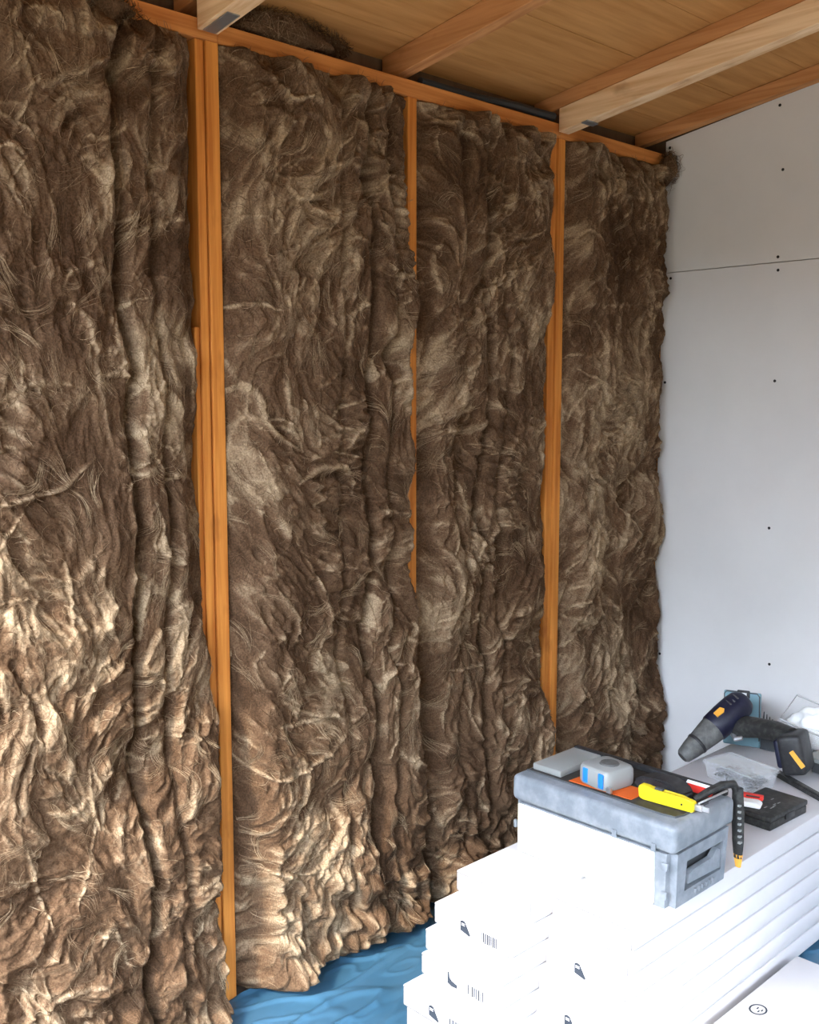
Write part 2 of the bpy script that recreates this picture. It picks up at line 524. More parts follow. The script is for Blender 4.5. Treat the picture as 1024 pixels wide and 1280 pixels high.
BAYS = [(0.660, 1.2215, 1.035), (1.2895, 1.8375, 1.672), (1.870, 2.4050, 2.090), (2.469, 2.984, None)]
def step(n, c, w): return sst((n - c) / w + 0.5)
def lip(n, c, w): return np.exp(-((n - c - 0.8 * w) / w) ** 2)
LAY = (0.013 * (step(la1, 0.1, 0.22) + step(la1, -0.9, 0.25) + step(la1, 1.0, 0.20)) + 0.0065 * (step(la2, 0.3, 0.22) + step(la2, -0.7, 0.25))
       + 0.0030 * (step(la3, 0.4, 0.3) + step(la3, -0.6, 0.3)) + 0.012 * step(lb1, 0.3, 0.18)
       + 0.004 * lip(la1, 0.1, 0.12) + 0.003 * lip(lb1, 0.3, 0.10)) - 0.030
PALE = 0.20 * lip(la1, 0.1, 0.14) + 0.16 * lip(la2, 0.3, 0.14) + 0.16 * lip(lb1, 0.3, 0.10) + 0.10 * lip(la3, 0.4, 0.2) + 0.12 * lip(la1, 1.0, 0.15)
H = np.full(SH, -0.05)
zlow = np.exp(-(np.clip(Z, 0, 9) / 0.15) ** 2)
for k, (a, b, seam) in enumerate(BAYS):
    m = (wx >= a - 1e-6) & (wx <= b + 1e-6)
    xb = X[:, m]; zb = Z[:, m]
    wob = 0.012 * gnoise(SH, 6, 22, 60 + k)[:, m]
    ovl = (0.05, 0.0, 0.0, 0.0)[k]
    fl = sst((xb - a + 0.012 + wob * 0.5) / 0.085)
    wR = (0.070, 0.045, 0.075, 0.06)[k]
    if k == 1:                                   # the lower end of this stud is buried in wool
        low = sst((0.62 - zb) / 0.12)
        fr = np.maximum(sst((b - xb + 0.010 + wob) / wR), low)
    elif k == 3:
        fr = np.maximum(sst((b - xb + 0.02 + wob) / wR), 0.35)
    else:
        fr = sst((b - xb + wob * 0.7 + (0.045 * sst((1.05 - zb) / 0.3) if k == 0 else 0)) / wR)
        if k == 0:
            fr = np.maximum(fr, sst((0.22 - zb) / 0.06) * 0.9)
    ft = sst((2.099 - zb + 0.015 + 1.4 * wob) / 0.06)
    env = np.minimum(fl, fr) * (0.25 + 0.75 * ft)
    pil = -0.014 + env * (0.014 + 0.034 * sst((0.95 - zb) / 0.9) + (0.048, 0.050, 0.044, 0.040)[k])
    det = (0.013 * lump[:, m] + 0.010 * (np.abs(fo2[:, m]) - 0.8) + 0.0045 * (np.abs(fo1[:, m]) - 0.8) + 0.0035 * (np.abs(clm[:, m]) - 0.8)
           + LAY[:, m] - 0.045 * np.clip(hole[:, m] - 1.05, 0, 1.2))
    fine = 0.0020 * st2[:, m] + 0.0011 * st1[:, m] + 0.0008 * fz1[:, m]
    h = pil + 0.55 * det * (0.40 + 0.60 * env) + 0.8 * fine
    h += np.exp(-(zb / 0.30) ** 2) * (0.020 * (np.abs(gnoise(SH, 12, 10, 70 + k)[:, m]) - 0.8) + 0.010 * (np.abs(gnoise(SH, 5, 5, 75 + k)[:, m]) - 0.8))
    h -= 0.05 * np.exp(-(zb / 0.016) ** 2)
    if seam:
        xs = seam + 0.008 * gnoise((NZ, 4), 1, 25, 80 + k)[:, :1]
        h -= 0.050 * np.exp(-((xb - xs) / 0.011) ** 2)
        h -= 0.022 * np.exp(-((xb - xs - 0.075) / 0.010) ** 2)
        h -= 0.018 * np.exp(-((xb - xs + 0.090) / 0.010) ** 2) * (k > 0)
    H[:, m] = h
LOCKS = [  # path over the wool as (x, z), half width (m), relief (m), tone
    ([(0.755, 1.173), (0.823, 1.185), (0.893, 1.196), (0.965, 1.253)], 0.0144, 0.0220, 0.98),
    ([(0.76, 1.088), (0.779, 1.127), (0.81, 1.166)], 0.0045, 0.0080, 0.95),
    ([(1.108, 1.495), (1.07, 1.422), (1.035, 1.316)], 0.0036, 0.0100, 0.85),
    ([(1.013, 1.665), (1.068, 1.694), (1.149, 1.723), (1.196, 1.734)], 0.0090, 0.0120, 0.70),
    ([(1.257, 1.547), (1.326, 1.566), (1.407, 1.554)], 0.0054, 0.0120, 0.90),
    ([(1.712, 1.679), (1.791, 1.667), (1.885, 1.699)], 0.0063, 0.0140, 0.80),
    ([(1.294, 1.782), (1.28, 1.754), (1.265, 1.72)], 0.0027, 0.0080, 0.95),
    ([(2.659, 1.1), (2.767, 0.988), (2.822, 0.844)], 0.0045, 0.0100, 0.90),
    ([(1.436, 1.176), (1.501, 1.202), (1.587, 1.19), (1.597, 1.099)], 0.0108, 0.0180, 0.85),
    ([(1.265, 1.362), (1.323, 1.385), (1.376, 1.292), (1.464, 1.243)], 0.0081, 0.0160, 0.75),
    ([(0.886, 1.057), (0.896, 0.985), (0.897, 0.907)], 0.0054, 0.0100, 0.92),
    ([(0.832, 0.583), (0.887, 0.564), (0.921, 0.584)], 0.0090, 0.0120, 0.85),
    ([(2.543, 0.485), (2.591, 0.425), (2.576, 0.365)], 0.0108, 0.0140, 0.92),
    ([(1.048, 1.045), (1.063, 0.97), (1.053, 0.881)], 0.0090, 0.0140, 0.85),
    ([(1.087, 1.138), (1.112, 1.054), (1.158, 1.023)], 0.0090, 0.0140, 0.95),
    ([(1.003, 1.27), (1.057, 1.22), (1.118, 1.266)], 0.0081, 0.0140, 0.80),
    ([(1.372, 0.937), (1.431, 0.837), (1.379, 0.717)], 0.0108, 0.0160, 0.80),
    ([(1.452, 1.019), (1.521, 0.88), (1.5, 0.769)], 0.0108, 0.0160, 0.82),
    ([(1.268, 0.596), (1.353, 0.519), (1.493, 0.521), (1.593, 0.596)], 0.0090, 0.0140, 0.72),
    ([(1.284, 0.334), (1.423, 0.27), (1.569, 0.282)], 0.0063, 0.0120, 0.62),
    ([(0.914, 0.682), (0.942, 0.594), (0.946, 0.511)], 0.0054, 0.0100, 0.85),
    ([(0.78, 0.53), (0.81, 0.425), (0.836, 0.338)], 0.0072, 0.0120, 0.85),
    ([(0.87, 0.372), (0.91, 0.456), (0.939, 0.529)], 0.0054, 0.0100, 0.80),
    ([(1.923, 1.156), (1.984, 1.069), (1.954, 0.903)], 0.0063, 0.0100, 0.68),
    ([(0.841, 1.978), (0.853, 1.912), (0.826, 1.826)], 0.0072, 0.0120, 0.75),
    ([(0.791, 1.804), (0.817, 1.816), (0.834, 1.799)], 0.0072, 0.0120, 0.95),
    ([(1.381, 2.033), (1.436, 2.004), (1.502, 2.027)], 0.0108, 0.0160, 0.72),
    ([(0.917, 0.288), (0.943, 0.328), (0.985, 0.227)], 0.0054, 0.0100, 0.80),
    ([(2.182, 0.74), (2.083, 0.644), (1.926, 0.651)], 0.0054, 0.0100, 0.65),
    ([(1.591, 0.356), (1.642, 0.197), (1.765, 0.07)], 0.0063, 0.0100, 0.75),
]

PAINT = np.zeros(SH)
def paint_lock(pts, w, rise, tn, seed):
    """raise a combed lock of wool along a path and mark its paler fibres"""
    rg = np.random.default_rng(seed)
    p = np.array(pts, float)
    u = np.linspace(0, len(p) - 1, 28)
    i = np.minimum(u.astype(int), len(p) - 2); f = (u - i)[:, None]
    pm1 = p[np.maximum(i - 1, 0)]; p0 = p[i]; p1 = p[i + 1]; p2 = p[np.minimum(i + 2, len(p) - 1)]
    c = 0.5 * (2 * p0 + (p1 - pm1) * f + (2 * pm1 - 5 * p0 + 4 * p1 - p2) * f ** 2 + (3 * p0 - pm1 - 3 * p1 + p2) * f ** 3)
    c += np.cumsum(rg.normal(0, 0.0009, c.shape), 0)
    pad = w * 3 + 0.004
    i0 = max(0, int((c[:, 0].min() - pad - WX0) / DX)); i1 = min(NX, int((c[:, 0].max() + pad - WX0) / DX) + 2)
    j0 = max(0, int((c[:, 1].min() - pad - WZ0) / DX)); j1 = min(NZ, int((c[:, 1].max() + pad - WZ0) / DX) + 2)
    if i1 - i0 < 2 or j1 - j0 < 2: return
    xs = X[j0:j1, i0:i1, None]; zs = Z[j0:j1, i0:i1, None]
    best = np.full(xs.shape[:2], 1e9); kk = np.zeros(xs.shape[:2])
    for q in range(len(c) - 1):                      # distance to each segment of the path
        e = c[q + 1] - c[q]; l2 = e @ e + 1e-12
        tt = np.clip(((xs[..., 0] - c[q, 0]) * e[0] + (zs[..., 0] - c[q, 1]) * e[1]) / l2, 0, 1)
        dd = (xs[..., 0] - c[q, 0] - tt * e[0]) ** 2 + (zs[..., 0] - c[q, 1] - tt * e[1]) ** 2
        up_ = dd < best
        best = np.where(up_, dd, best); kk = np.where(up_, q + tt, kk)
    d = np.sqrt(best); k = np.minimum(np.rint(kk).astype(int), len(c) - 1)
    tg = np.gradient(c, axis=0); tg /= np.linalg.norm(tg, axis=1)[:, None] + 1e-9
    sg = None
    t = kk / (len(c) - 1.0)
    cx = np.interp(kk, np.arange(len(c)), c[:, 0]); cz = np.interp(kk, np.arange(len(c)), c[:, 1])
    prof = np.interp(np.arange(28), np.linspace(0, 27, 9), np.clip(rg.normal(0.8, 0.3, 9), 0.2, 1.5))
    env = np.sin(np.pi * np.clip(t * 0.92 + 0.06, 0, 1)) ** 0.8
    sg = d * np.sign((xs[..., 0] - cx) * -tg[k, 1] + (zs[..., 0] - cz) * tg[k, 0])
    ww = w * env * np.interp(kk, np.arange(28), prof) + 1e-4
    rough = 0.30 * st2[j0:j1, i0:i1] + 0.15 * fz1[j0:j1, i0:i1]
    m = sst(1.45 - np.abs(d / ww + rough * 0.6))
    fib = np.sin(sg / (0.0022 + 0.0004 * rg.random()) + 3 * t + rough)
    PAINT[j0:j1, i0:i1] = np.maximum(PAINT[j0:j1, i0:i1], m * (tn + 0.10 * fib)) if tn > 0 else PAINT[j0:j1, i0:i1]
    H[j0:j1, i0:i1] += m * env * (rise * 0.5 + 0.0006 * fib)
    # undercut on the lower side so that the lock stands off the felt
    H[j0:j1, i0:i1] -= rise * 0.35 * env * np.exp(-((d - ww * 1.6) / (0.6 * w + 0.001)) ** 2) * (1 - m)

for li, (pts, w_, r_, t_) in enumerate(LOCKS):
    paint_lock(pts, w_, r_ * 0.7, t_ * 0.55, 500 + li)
rg = np.random.default_rng(900)
for a, b, seam in BAYS:                              # smaller random locks, curls and wrinkles
    for q in range(int(210 * (b - a) * 2.1)):
        x = rg.uniform(a + 0.01, b - 0.03); z = rg.uniform(0.03, 2.06)
        g = samp(ANG, np.array([(x - WX0) / DX]), np.array([(z - WZ0) / DX]))[0] + rg.normal(0, 0.4)
        cv = rg.normal(0, 0.33); n_ = 5; L = rg.uniform(0.05, 0.22) / n_
        pts = []
        for k in range(n_):
            pts.append((x, z)); x += math.cos(g) * L; z += math.sin(g) * L; g += cv
        if min(p[0] for p in pts) < a + 0.004 or max(p[0] for p in pts) > b - 0.012: continue
        paint_lock(pts, rg.uniform(0.003, 0.012), rg.uniform(0.002, 0.009), rg.choice([0.0, 0.0, 0.12, 0.25, 0.40]), int(rg.integers(1e9)))
H = np.clip(H, -0.075, 0.24)

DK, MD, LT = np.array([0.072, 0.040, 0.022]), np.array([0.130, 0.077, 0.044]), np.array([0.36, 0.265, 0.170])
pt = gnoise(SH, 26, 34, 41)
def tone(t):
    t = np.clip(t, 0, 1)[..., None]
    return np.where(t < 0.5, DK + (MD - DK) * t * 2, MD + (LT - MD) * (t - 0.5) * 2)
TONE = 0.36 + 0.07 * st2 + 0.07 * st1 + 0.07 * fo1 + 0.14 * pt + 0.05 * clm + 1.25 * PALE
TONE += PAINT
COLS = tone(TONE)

def strip_mesh(name, PT, WD, CL, parent):
    """PT (n, k, 3) points, WD (n, k, 3) half-width vectors, CL (n, 3) colours -> one ribbon mesh"""
    n, k = PT.shape[:2]
    V = np.stack([PT - WD, PT + WD], 2).reshape(-1, 3)
    base = (np.arange(n) * k * 2)[:, None]
    j = np.arange(k - 1)[None, :] * 2
    F = np.stack([base + j, base + j + 1, base + j + 3, base + j + 2], -1).reshape(-1, 4)
    me = bpy.data.meshes.new(name)
    me.vertices.add(len(V)); me.vertices.foreach_set('co', V.astype(np.float32).ravel())
    me.loops.add(F.size); me.loops.foreach_set('vertex_index', F.ravel().astype(np.int32))
    me.polygons.add(len(F)); me.polygons.foreach_set('loop_start', (np.arange(len(F)) * 4).astype(np.int32))
    me.polygons.foreach_set('use_smooth', np.ones(len(F), bool))
    c = np.repeat(CL, k * 2, 0)
    at = me.color_attributes.new('Col', 'FLOAT_COLOR', 'POINT')
    at.data.foreach_set('color', np.concatenate([c, np.ones((len(c), 1))], 1).astype(np.float32).ravel())
    me.materials.append(M['wool'])
    me.update(calc_edges=True)
    o = link(bpy.data.objects.new(name, me), parent)
    o['kind'] = 'stuff'
    return o

def strands(x, z, K, step, jit, lift, wid, rg, bound, da0=0.0, cu0=None, sg0=None):
    """fibres following the comb direction over the wool surface"""
    n = len(x)
    sgn = rg.choice([-1.0, 1.0], n) if sg0 is None else sg0
    da = rg.normal(0, jit, n) + da0
    curl = rg.normal(0, 0.22, n) if cu0 is None else cu0 + rg.normal(0, 0.02, n)
    PT = np.zeros((n, K, 3)); DR = np.zeros((n, K, 2))
    for k in range(K):
        jx, jz = (x - WX0) / DX, (z - WZ0) / DX
        a = samp(ANG, jx, jz) + da + curl * k
        dx, dz = np.cos(a) * sgn, np.sin(a) * sgn
        t = k / (K - 1)
        y = -(samp(H, jx, jz) + 0.0012 + lift * math.sin(math.pi * min(1, t * 0.85)))
        PT[:, k] = np.stack([x, y, z], -1)
        DR[:, k] = np.stack([dx, dz], -1)
        x = np.clip(x + dx * step, bound[0], bound[1]); z = np.clip(z + dz * step, 0.004, 2.11)
    tp = np.sin(np.linspace(0.25, math.pi - 0.15, K))[None, :]
    w = wid[:, None] * tp
    WDv = np.stack([-DR[..., 1] * w, np.zeros_like(w), DR[..., 0] * w], -1)
    # smooth the sampled heights a little so that fibres bridge the fine grooves
    yy = PT[..., 1]
    yy[:, 1:-1] = np.minimum(yy[:, 1:-1], 0.5 * (yy[:, :-2] + yy[:, 2:]))
    return PT, WDv

BATTS = [
    (0.660, 1.035, 'wide brown wool batt at the far left edge, with a pale lock sweeping sideways'),
    (1.035, 1.2215, 'narrow rolled strip of brown wool beside the doubled left stud, brightly sunlit'),
    (1.2895, 1.672, 'wide swirling brown wool batt just right of the doubled left stud'),
    (1.672, 1.8375, 'narrow ridged wool strip against the thin half-buried stud'),
    (1.870, 2.090, 'narrow dim brown wool strip just right of the thin half-buried stud'),
    (2.090, 2.4050, 'brown wool batt between the vertical crease and the stud under the pale beam'),
    (2.469, 2.984, 'dark brown wool batt in the corner bay beside the plasterboard'),
]
for bi, (a, b, lab) in enumerate(BATTS):
    i0 = int(round((a - WX0) / DX)); i1 = min(int(round((b - WX0) / DX)), NX - 1)
    sl = slice(i0, i1 + 1)
    P = np.stack([X[:, sl], -H[:, sl], Z[:, sl]], -1)
    root = empty('insulation_batt', ((a + b) / 2, 0, 0))
    tag(root, lab, 'insulation', 'mineral wool batts between the studs')
    off = np.array([(a + b) / 2, 0, 0])
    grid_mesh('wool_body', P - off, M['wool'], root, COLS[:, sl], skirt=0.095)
    rg = np.random.default_rng(100 + bi)
    n = int(10000 * (b - a) * 2.1)
    x = rg.uniform(a + 0.004, b - 0.004, n); z = rg.uniform(0.01, 2.09, n)
    ok = samp(H, (x - WX0) / DX, (z - WZ0) / DX) > -0.012
    x, z = x[ok], z[ok]; n = len(x)
    PT, WDv = strands(x, z, 7, 0.0048, 0.45, rg.gamma(1.3, 0.0008, n), rg.uniform(0.0003, 0.0008, n), rg, (a + 0.002, b - 0.002))
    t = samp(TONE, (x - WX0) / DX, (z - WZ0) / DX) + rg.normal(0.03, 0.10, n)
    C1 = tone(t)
    n2 = n // 28                                   # stray, curled and lifted fibres
    q = rg.integers(0, n, n2)
    PT2, WD2 = strands(x[q], z[q], 7, 0.008, 0.7, rg.gamma(1.6, 0.0050, n2), rg.uniform(0.0002, 0.0004, n2), rg, (a - 0.010, b + 0.010))
    C2 = tone(rg.uniform(0.45, 0.95, n2))
    nc = int(150 * (b - a) * 2.1)                 # pale wisps: a few fibres combed together
    cxs = rg.uniform(a + 0.01, b - 0.01, nc); czs = rg.uniform(0.03, 2.05, nc)
    per = 11
    da0 = np.repeat(rg.normal(0, 0.5, nc), per); cu0 = np.repeat(rg.normal(0, 0.07, nc), per)
    sp = np.repeat(rg.uniform(0.0015, 0.006, nc), per)
    xw = np.repeat(cxs, per) + rg.normal(0, 1, nc * per) * sp; zw = np.repeat(czs, per) + rg.normal(0, 1, nc * per) * sp
    PT3, WD3 = strands(xw, zw, 14, 0.0062, 0.07, rg.gamma(1.3, 0.0014, nc * per), rg.uniform(0.0003, 0.0006, nc * per), rg, (a + 0.002, b - 0.002), da0, cu0, np.repeat(rg.choice([-1.0, 1.0], nc), per))
    C3 = tone(np.repeat(rg.uniform(0.45, 0.95, nc), per) + rg.normal(0, 0.08, nc * per))
    strip_mesh('wool_wisps', PT3 - off, WD3, C3, root)
    strip_mesh('wool_fibres', np.concatenate([PT, PT2]) - off, np.concatenate([WDv, WD2]), np.concatenate([C1, C2]), root)

# loose wad of wool stuffed above the top plate
def wad(name, c, r, seed, label, nf=900):
    rg = np.random.default_rng(seed)
    bm = bmesh.new()
    bmesh.ops.create_icosphere(bm, subdivisions=5, radius=1.0)
    ph = rg.uniform(0, 6, (9, 3)); fr = rg.normal(0, 4.0, (9, 3))
    for v in bm.verts:
        d = v.co.normalized()
        s = sum(math.sin(fr[i][0] * d.x + fr[i][1] * d.y + fr[i][2] * d.z + ph[i][0]) for i in range(9)) / 9
        v.co = Vector((d.x * r[0], d.y * r[1], d.z * r[2])) * (1 + 0.45 * s)
    o = obj(name, bm, M['wool'], None, smooth=True, angle=180)
    o.location = c
    n = len(o.data.vertices)
    co = np.zeros(n * 3); o.data.vertices.foreach_get('co', co); co = co.reshape(-1, 3)
    cl = tone(0.45 + rg.normal(0, 0.05, n))
    at = o.data.color_attributes.new('Col', 'FLOAT_COLOR', 'POINT')
    at.data.foreach_set('color', np.concatenate([cl, np.ones((n, 1))], 1).astype(np.float32).ravel())
    q = rg.integers(0, n, nf); K = 8
    p = co[q]; nrm = p / np.linalg.norm(p, axis=1)[:, None]
    d = np.cross(nrm, rg.normal(0, 1, (nf, 3))); d /= np.linalg.norm(d, axis=1)[:, None]
    t = np.linspace(-0.5, 0.5, K)[None, :, None]
    L = rg.uniform(0.02, 0.05, nf)[:, None, None]
    PT = p[:, None] * 1.03 + d[:, None] * t * L + nrm[:, None] * (0.004 + rg.gamma(1.2, 0.004, nf)[:, None, None] * np.sin(np.linspace(0, 2.6, K))[None, :, None])
    wv = np.cross(d, nrm)[:, None] * np.ones((1, K, 1)) * rg.uniform(0.0003, 0.0008, (nf, 1, 1))
    strip_mesh('wool_fibres', PT, wv, tone(rg.normal(0.55, 0.15, nf)), o)
    tag(o, label, 'insulation')
    return o
wad('wool_wad', (1.50, 0.040, 2.176), (0.160, 0.040, 0.036), 5, 'loose brown wool wad stuffed above the top plate near the pale beam', 1600)
wad('wool_wad', (0.960, -0.010, 2.108), (0.115, 0.020, 0.034), 8, 'loose wool tuft hanging over the top plate at the upper left', 1300)
wad('wool_tuft', (2.962, -0.030, 2.085), (0.020, 0.028, 0.045), 6, 'fuzzy wool tuft sticking out of the top corner over the plasterboard', 500)

# ------------------------------------------------------------------ flooring packs
def under(root, o):
    o.parent = root
    o.location = -Vector(root.location)
    return o

PT_ = 0.0492
def pack(xf, y0, y1, z0, label, length=1.36, mark=None, bar=True, my=None, mz=None, t=PT_):
    root = empty('flooring_pack', (xf + length / 2, (y0 + y1) / 2, z0))
    tag(root, label, 'pack', 'white cartons stacked on the floor')
    under(root, bx('carton', (xf, xf + length, y0, y1, z0 + 0.0035, z0 + t - 0.0004), M['carton'], bev=0.003, seg=2))
    under(root, bx('carton_base', (xf + 0.030, xf + length - 0.030, y0 + 0.020, y1 - 0.020, z0, z0 + 0.0036), M['kraft']))
    # end flap, a millimetre proud; dark border paints the shaded gap lines round it
    under(root, bx('gap_shade_line', (xf - 0.0006, xf + 0.0003, y0 + 0.0025, y1 - 0.0025, z0 + 0.0060, z0 + t - 0.0034), M['gapshade']))
    under(root, bx('end_flap', (xf - 0.0012, xf + 0.0003, y0 + 0.0040, y1 - 0.0040, z0 + 0.0075, z0 + t - 0.0050), M['carton'], bev=0.0004, seg=1))
    if mark:
        yc = my if my is not None else (y1 - 0.078)
        zc = mz if mz is not None else z0 + t * 0.22
        shp = {'peak': [(0, 0.2), (0.92, 0), (1.0, 0.12), (0.45, 0.95), (0.2, 1.0), (0, 0.9)],
               'boot': [(0, 0.15), (0.45, 0.0), (1.0, 0.05), (1.0, 0.30), (0.45, 0.42), (0.22, 0.62), (0.18, 1.0), (0.05, 1.0)]}[mark]
        bm = bmesh.new()
        prism(bm, [(a * 0.028, b * 0.029) for a, b in shp], (xf - 0.0013, yc, zc), (0, -1, 0), (0, 0, 1), 0.0004)
        lg = under(root, obj('printed_logo', bm, M['inkgrey']))
        lg['label'] = 'small dark printed emblem'
        if mark == 'peak':
            bm = bmesh.new()
            for q in (0.62, 0.74):
                box(bm, xf - 0.0021, xf - 0.0015, yc - 0.0125, yc - 0.003, zc + 0.029 * q, zc + 0.029 * (q + 0.05))
            under(root, obj('printed_stripe', bm, M['carton']))
        if bar:
            bm = bmesh.new()
            rr = random.Random(int(z0 * 1000) + 3)
            y = yc - 0.058
            while y > yc - 0.100:
                w = rr.choice([0.0014, 0.0022, 0.0032])
                box(bm, xf - 0.0018, xf - 0.0013, y - w, y, zc + 0.001 + rr.uniform(0, .003), zc + 0.024)
                y -= w + rr.choice([0.0014, 0.0024])
            bc = under(root, obj('barcode', bm, M['inkgrey']))
            bc['label'] = 'small printed barcode'
    return root

ordn = ['topmost', 'second', 'third', 'fourth', 'fifth', 'sixth', 'bottom']
LX = [1.582, 1.513, 1.486, 1.474, 1.420, 1.430, 1.425]
LM = [None, 'peak', None, 'boot', 'peak', None, None]
LD = ['topmost white carton of the stack nearer the wool, its end plain',
      'white carton second from the top in the stack nearer the wool, with emblem and barcode',
      'plain white carton third from the top in the stack nearer the wool',
      'white carton fourth from the top nearer the wool, with boot-shaped emblem and barcode',
      'white carton sticking out furthest at the bottom edge beside the blue plastic sheet',
      'white carton second from the floor in the stack nearer the wool',
      'lowest white carton in the stack nearer the wool, on the blue sheet']
for i in range(7):
    pack(LX[i], -0.628, -0.417, (6 - i) * PT_, LD[i], mark=LM[i])
RX = [1.640, 1.628, 1.622, 1.600, 1.592, 1.585, 1.590]
RM = [None, None, 'peak', None, 'peak', None, None]
RD = ['topmost white carton of the nearer stack, right under the toolbox',
      'white carton second from the top in the nearer stack, below the toolbox',
      'white carton third from the top in the nearer stack, with a lone faint emblem',
      'plain white carton in the middle of the nearer stack',
      'white carton of the nearer stack with dark emblem and faint barcode on its end',
      'white carton second from the floor in the nearer stack',
      'lowest white carton of the nearer stack, standing on the blue sheet']
for i in range(7):
    pack(RX[i], -0.832, -0.634, (6 - i) * PT_, RD[i], mark=RM[i], bar=(i == 4), my=-0.708)
np_ = pack(0.935, -1.060, -0.862, 0.0, 'low white carton lying alone in front of the stacks, round emblem on top', length=1.355)
bm = bmesh.new()
for k in range(18):
    a0, a1 = 2 * math.pi * k / 18, 2 * math.pi * (k + 1) / 18
    v = [bm.verts.new((2.018 + math.cos(a) * r * 1.15, -0.905 + math.sin(a) * r, PT_ + 0.0002)) for a, r in ((a0, .019), (a1, .019), (a1, .015), (a0, .015))]
    bm.faces.new(v)
for dx, dy in ((-0.006, -0.004), (0.004, 0.003), (0.002, -0.008)):
    box(bm, 2.018 + dx - 0.004, 2.018 + dx + 0.004, -0.905 + dy - 0.0015, -0.905 + dy + 0.0015, PT_ + 0.0001, PT_ + 0.0004)
under(np_, obj('printed_emblem', bm, M['inkgrey']))
ZT = 7 * PT_                                  # top of the stacks

# ------------------------------------------------------------------ toolbox
x0, x1, y0, y1 = 1.748, 1.980, -0.850, -0.437
zb, zs, zt = ZT + 0.001, 0.462, 0.524
tb = empty('toolbox', ((x0 + x1) / 2, (y0 + y1) / 2, zb))
tag(tb, 'silver grey plastic toolbox with pale front panel standing on the cartons', 'toolbox')
# body with a grip recess in its near end
bm = bmesh.new()
rx0, rx1, rz0, rz1, rd = 1.800, 1.945, 0.372, 0.437, 0.030
def quadv(*c): return [bm.verts.new(p) for p in c]
o8 = {}
for ix, xx in enumerate((x0, x1)):
    for iy, yy in enumerate((y0, y1)):
        for iz, zz in enumerate((zb, zs)):
            ins = 0.005 if iz == 0 else 0.0
            o8[ix, iy, iz] = bm.verts.new((xx + (ins if ix == 0 else -ins), yy + (ins if iy == 0 else -ins), zz))
for q in (((0, 0, 0), (0, 1, 0), (0, 1, 1), (0, 0, 1)), ((1, 0, 0), (1, 0, 1), (1, 1, 1), (1, 1, 0)), ((0, 1, 0), (1, 1, 0), (1, 1, 1), (0, 1, 1)),
          ((0, 0, 0), (1, 0, 0), (1, 1, 0), (0, 1, 0)), ((0, 0, 1), (0, 1, 1), (1, 1, 1), (1, 0, 1)), ((0, 0, 0), (0, 0, 1), (1, 0, 1), (1, 0, 0))):
    bm.faces.new([o8[k] for k in q])
bmesh.ops.bevel(bm, geom=[e for e in bm.edges if abs(e.verts[0].co.z - e.verts[1].co.z) > 0.05], offset=0.016, segments=4, affect='EDGES')
bm.faces.ensure_lookup_table()
end = min(bm.faces, key=lambda f: f.calc_center_median().y)
bmesh.ops.inset_region(bm, faces=[end], thickness=0.004)
for v in end.verts:
    v.co.x = rx0 if v.co.x < (rx0 + rx1) / 2 else rx1
    v.co.z = rz0 if v.co.z < (rz0 + rz1) / 2 else rz1
ext = bmesh.ops.extrude_discrete_faces(bm, faces=[end])
for f in ext['faces']:
    for v in f.verts:
        v.co.y += rd
under(tb, obj('body', bm, M['silver'], smooth=True, angle=30))
lid_bm = bmesh.new()
box(lid_bm, x0 - 0.004, x1 + 0.003, y0 - 0.004, y1 + 0.004, zs + 0.0015, zt, bev=0.014, seg=4)
lid = under(tb, obj('lid', lid_bm, M['silver'], smooth=True, angle=40))
def sub(par, o):          # sub-part: its parent is a part that already sits at minus the base
    o.parent = par
    return o
fp = under(tb, bx('front_panel', (x0 - 0.003, x0 + 0.006, -0.806, -0.452, zb + 0.004, zs - 0.003), M['cream'], bev=0.002, seg=2))
fp['label'] = 'pale yellow front panel'
for z in (0.436, 0.376):
    under(tb, bx('clip', (x0 - 0.0035, x0 + 0.004, -0.838, -0.824, z - 0.008, z + 0.008), M['silver'], bev=0.002, seg=2))
under(tb, bx('clip', (x0 - 0.0035, x0 + 0.004, -0.4485, -0.440, 0.400, 0.418), M['silver'], bev=0.002, seg=2))
for yy in (-0.712, -0.806):
    under(tb, bx('catch', (x0 - 0.0065, x0 - 0.002, yy - 0.006, yy + 0.006, zs - 0.001, zs + 0.017), M['silver'], bev=0.0015, seg=2))
# grip bar and rim of the end recess
bm = bmesh.new()
prism(bm, [(1.812, 0.384), (1.938, 0.378), (1.938, 0.418), (1.925, 0.424), (1.905, 0.410), (1.830, 0.408), (1.816, 0.402)], (0, y0 + 0.016, 0), (1, 0, 0), (0, 0, 1), 0.012)
under(tb, obj('grip', bm, M['silver']))
under(tb, bx('recess_back', (rx0 + 0.001, rx1 - 0.001, y0 + rd - 0.003, y0 + rd + 0.003, rz0 + 0.001, rz1 - 0.001), M['slit']))
bm = bmesh.new()
for k in range(6):
    box(bm, 1.835 + k * 0.014, 1.840 + k * 0.014, y0 - 0.0015, y0 + 0.004, 0.3575, 0.3665)
under(tb, obj('rib', bm, M['silver']))
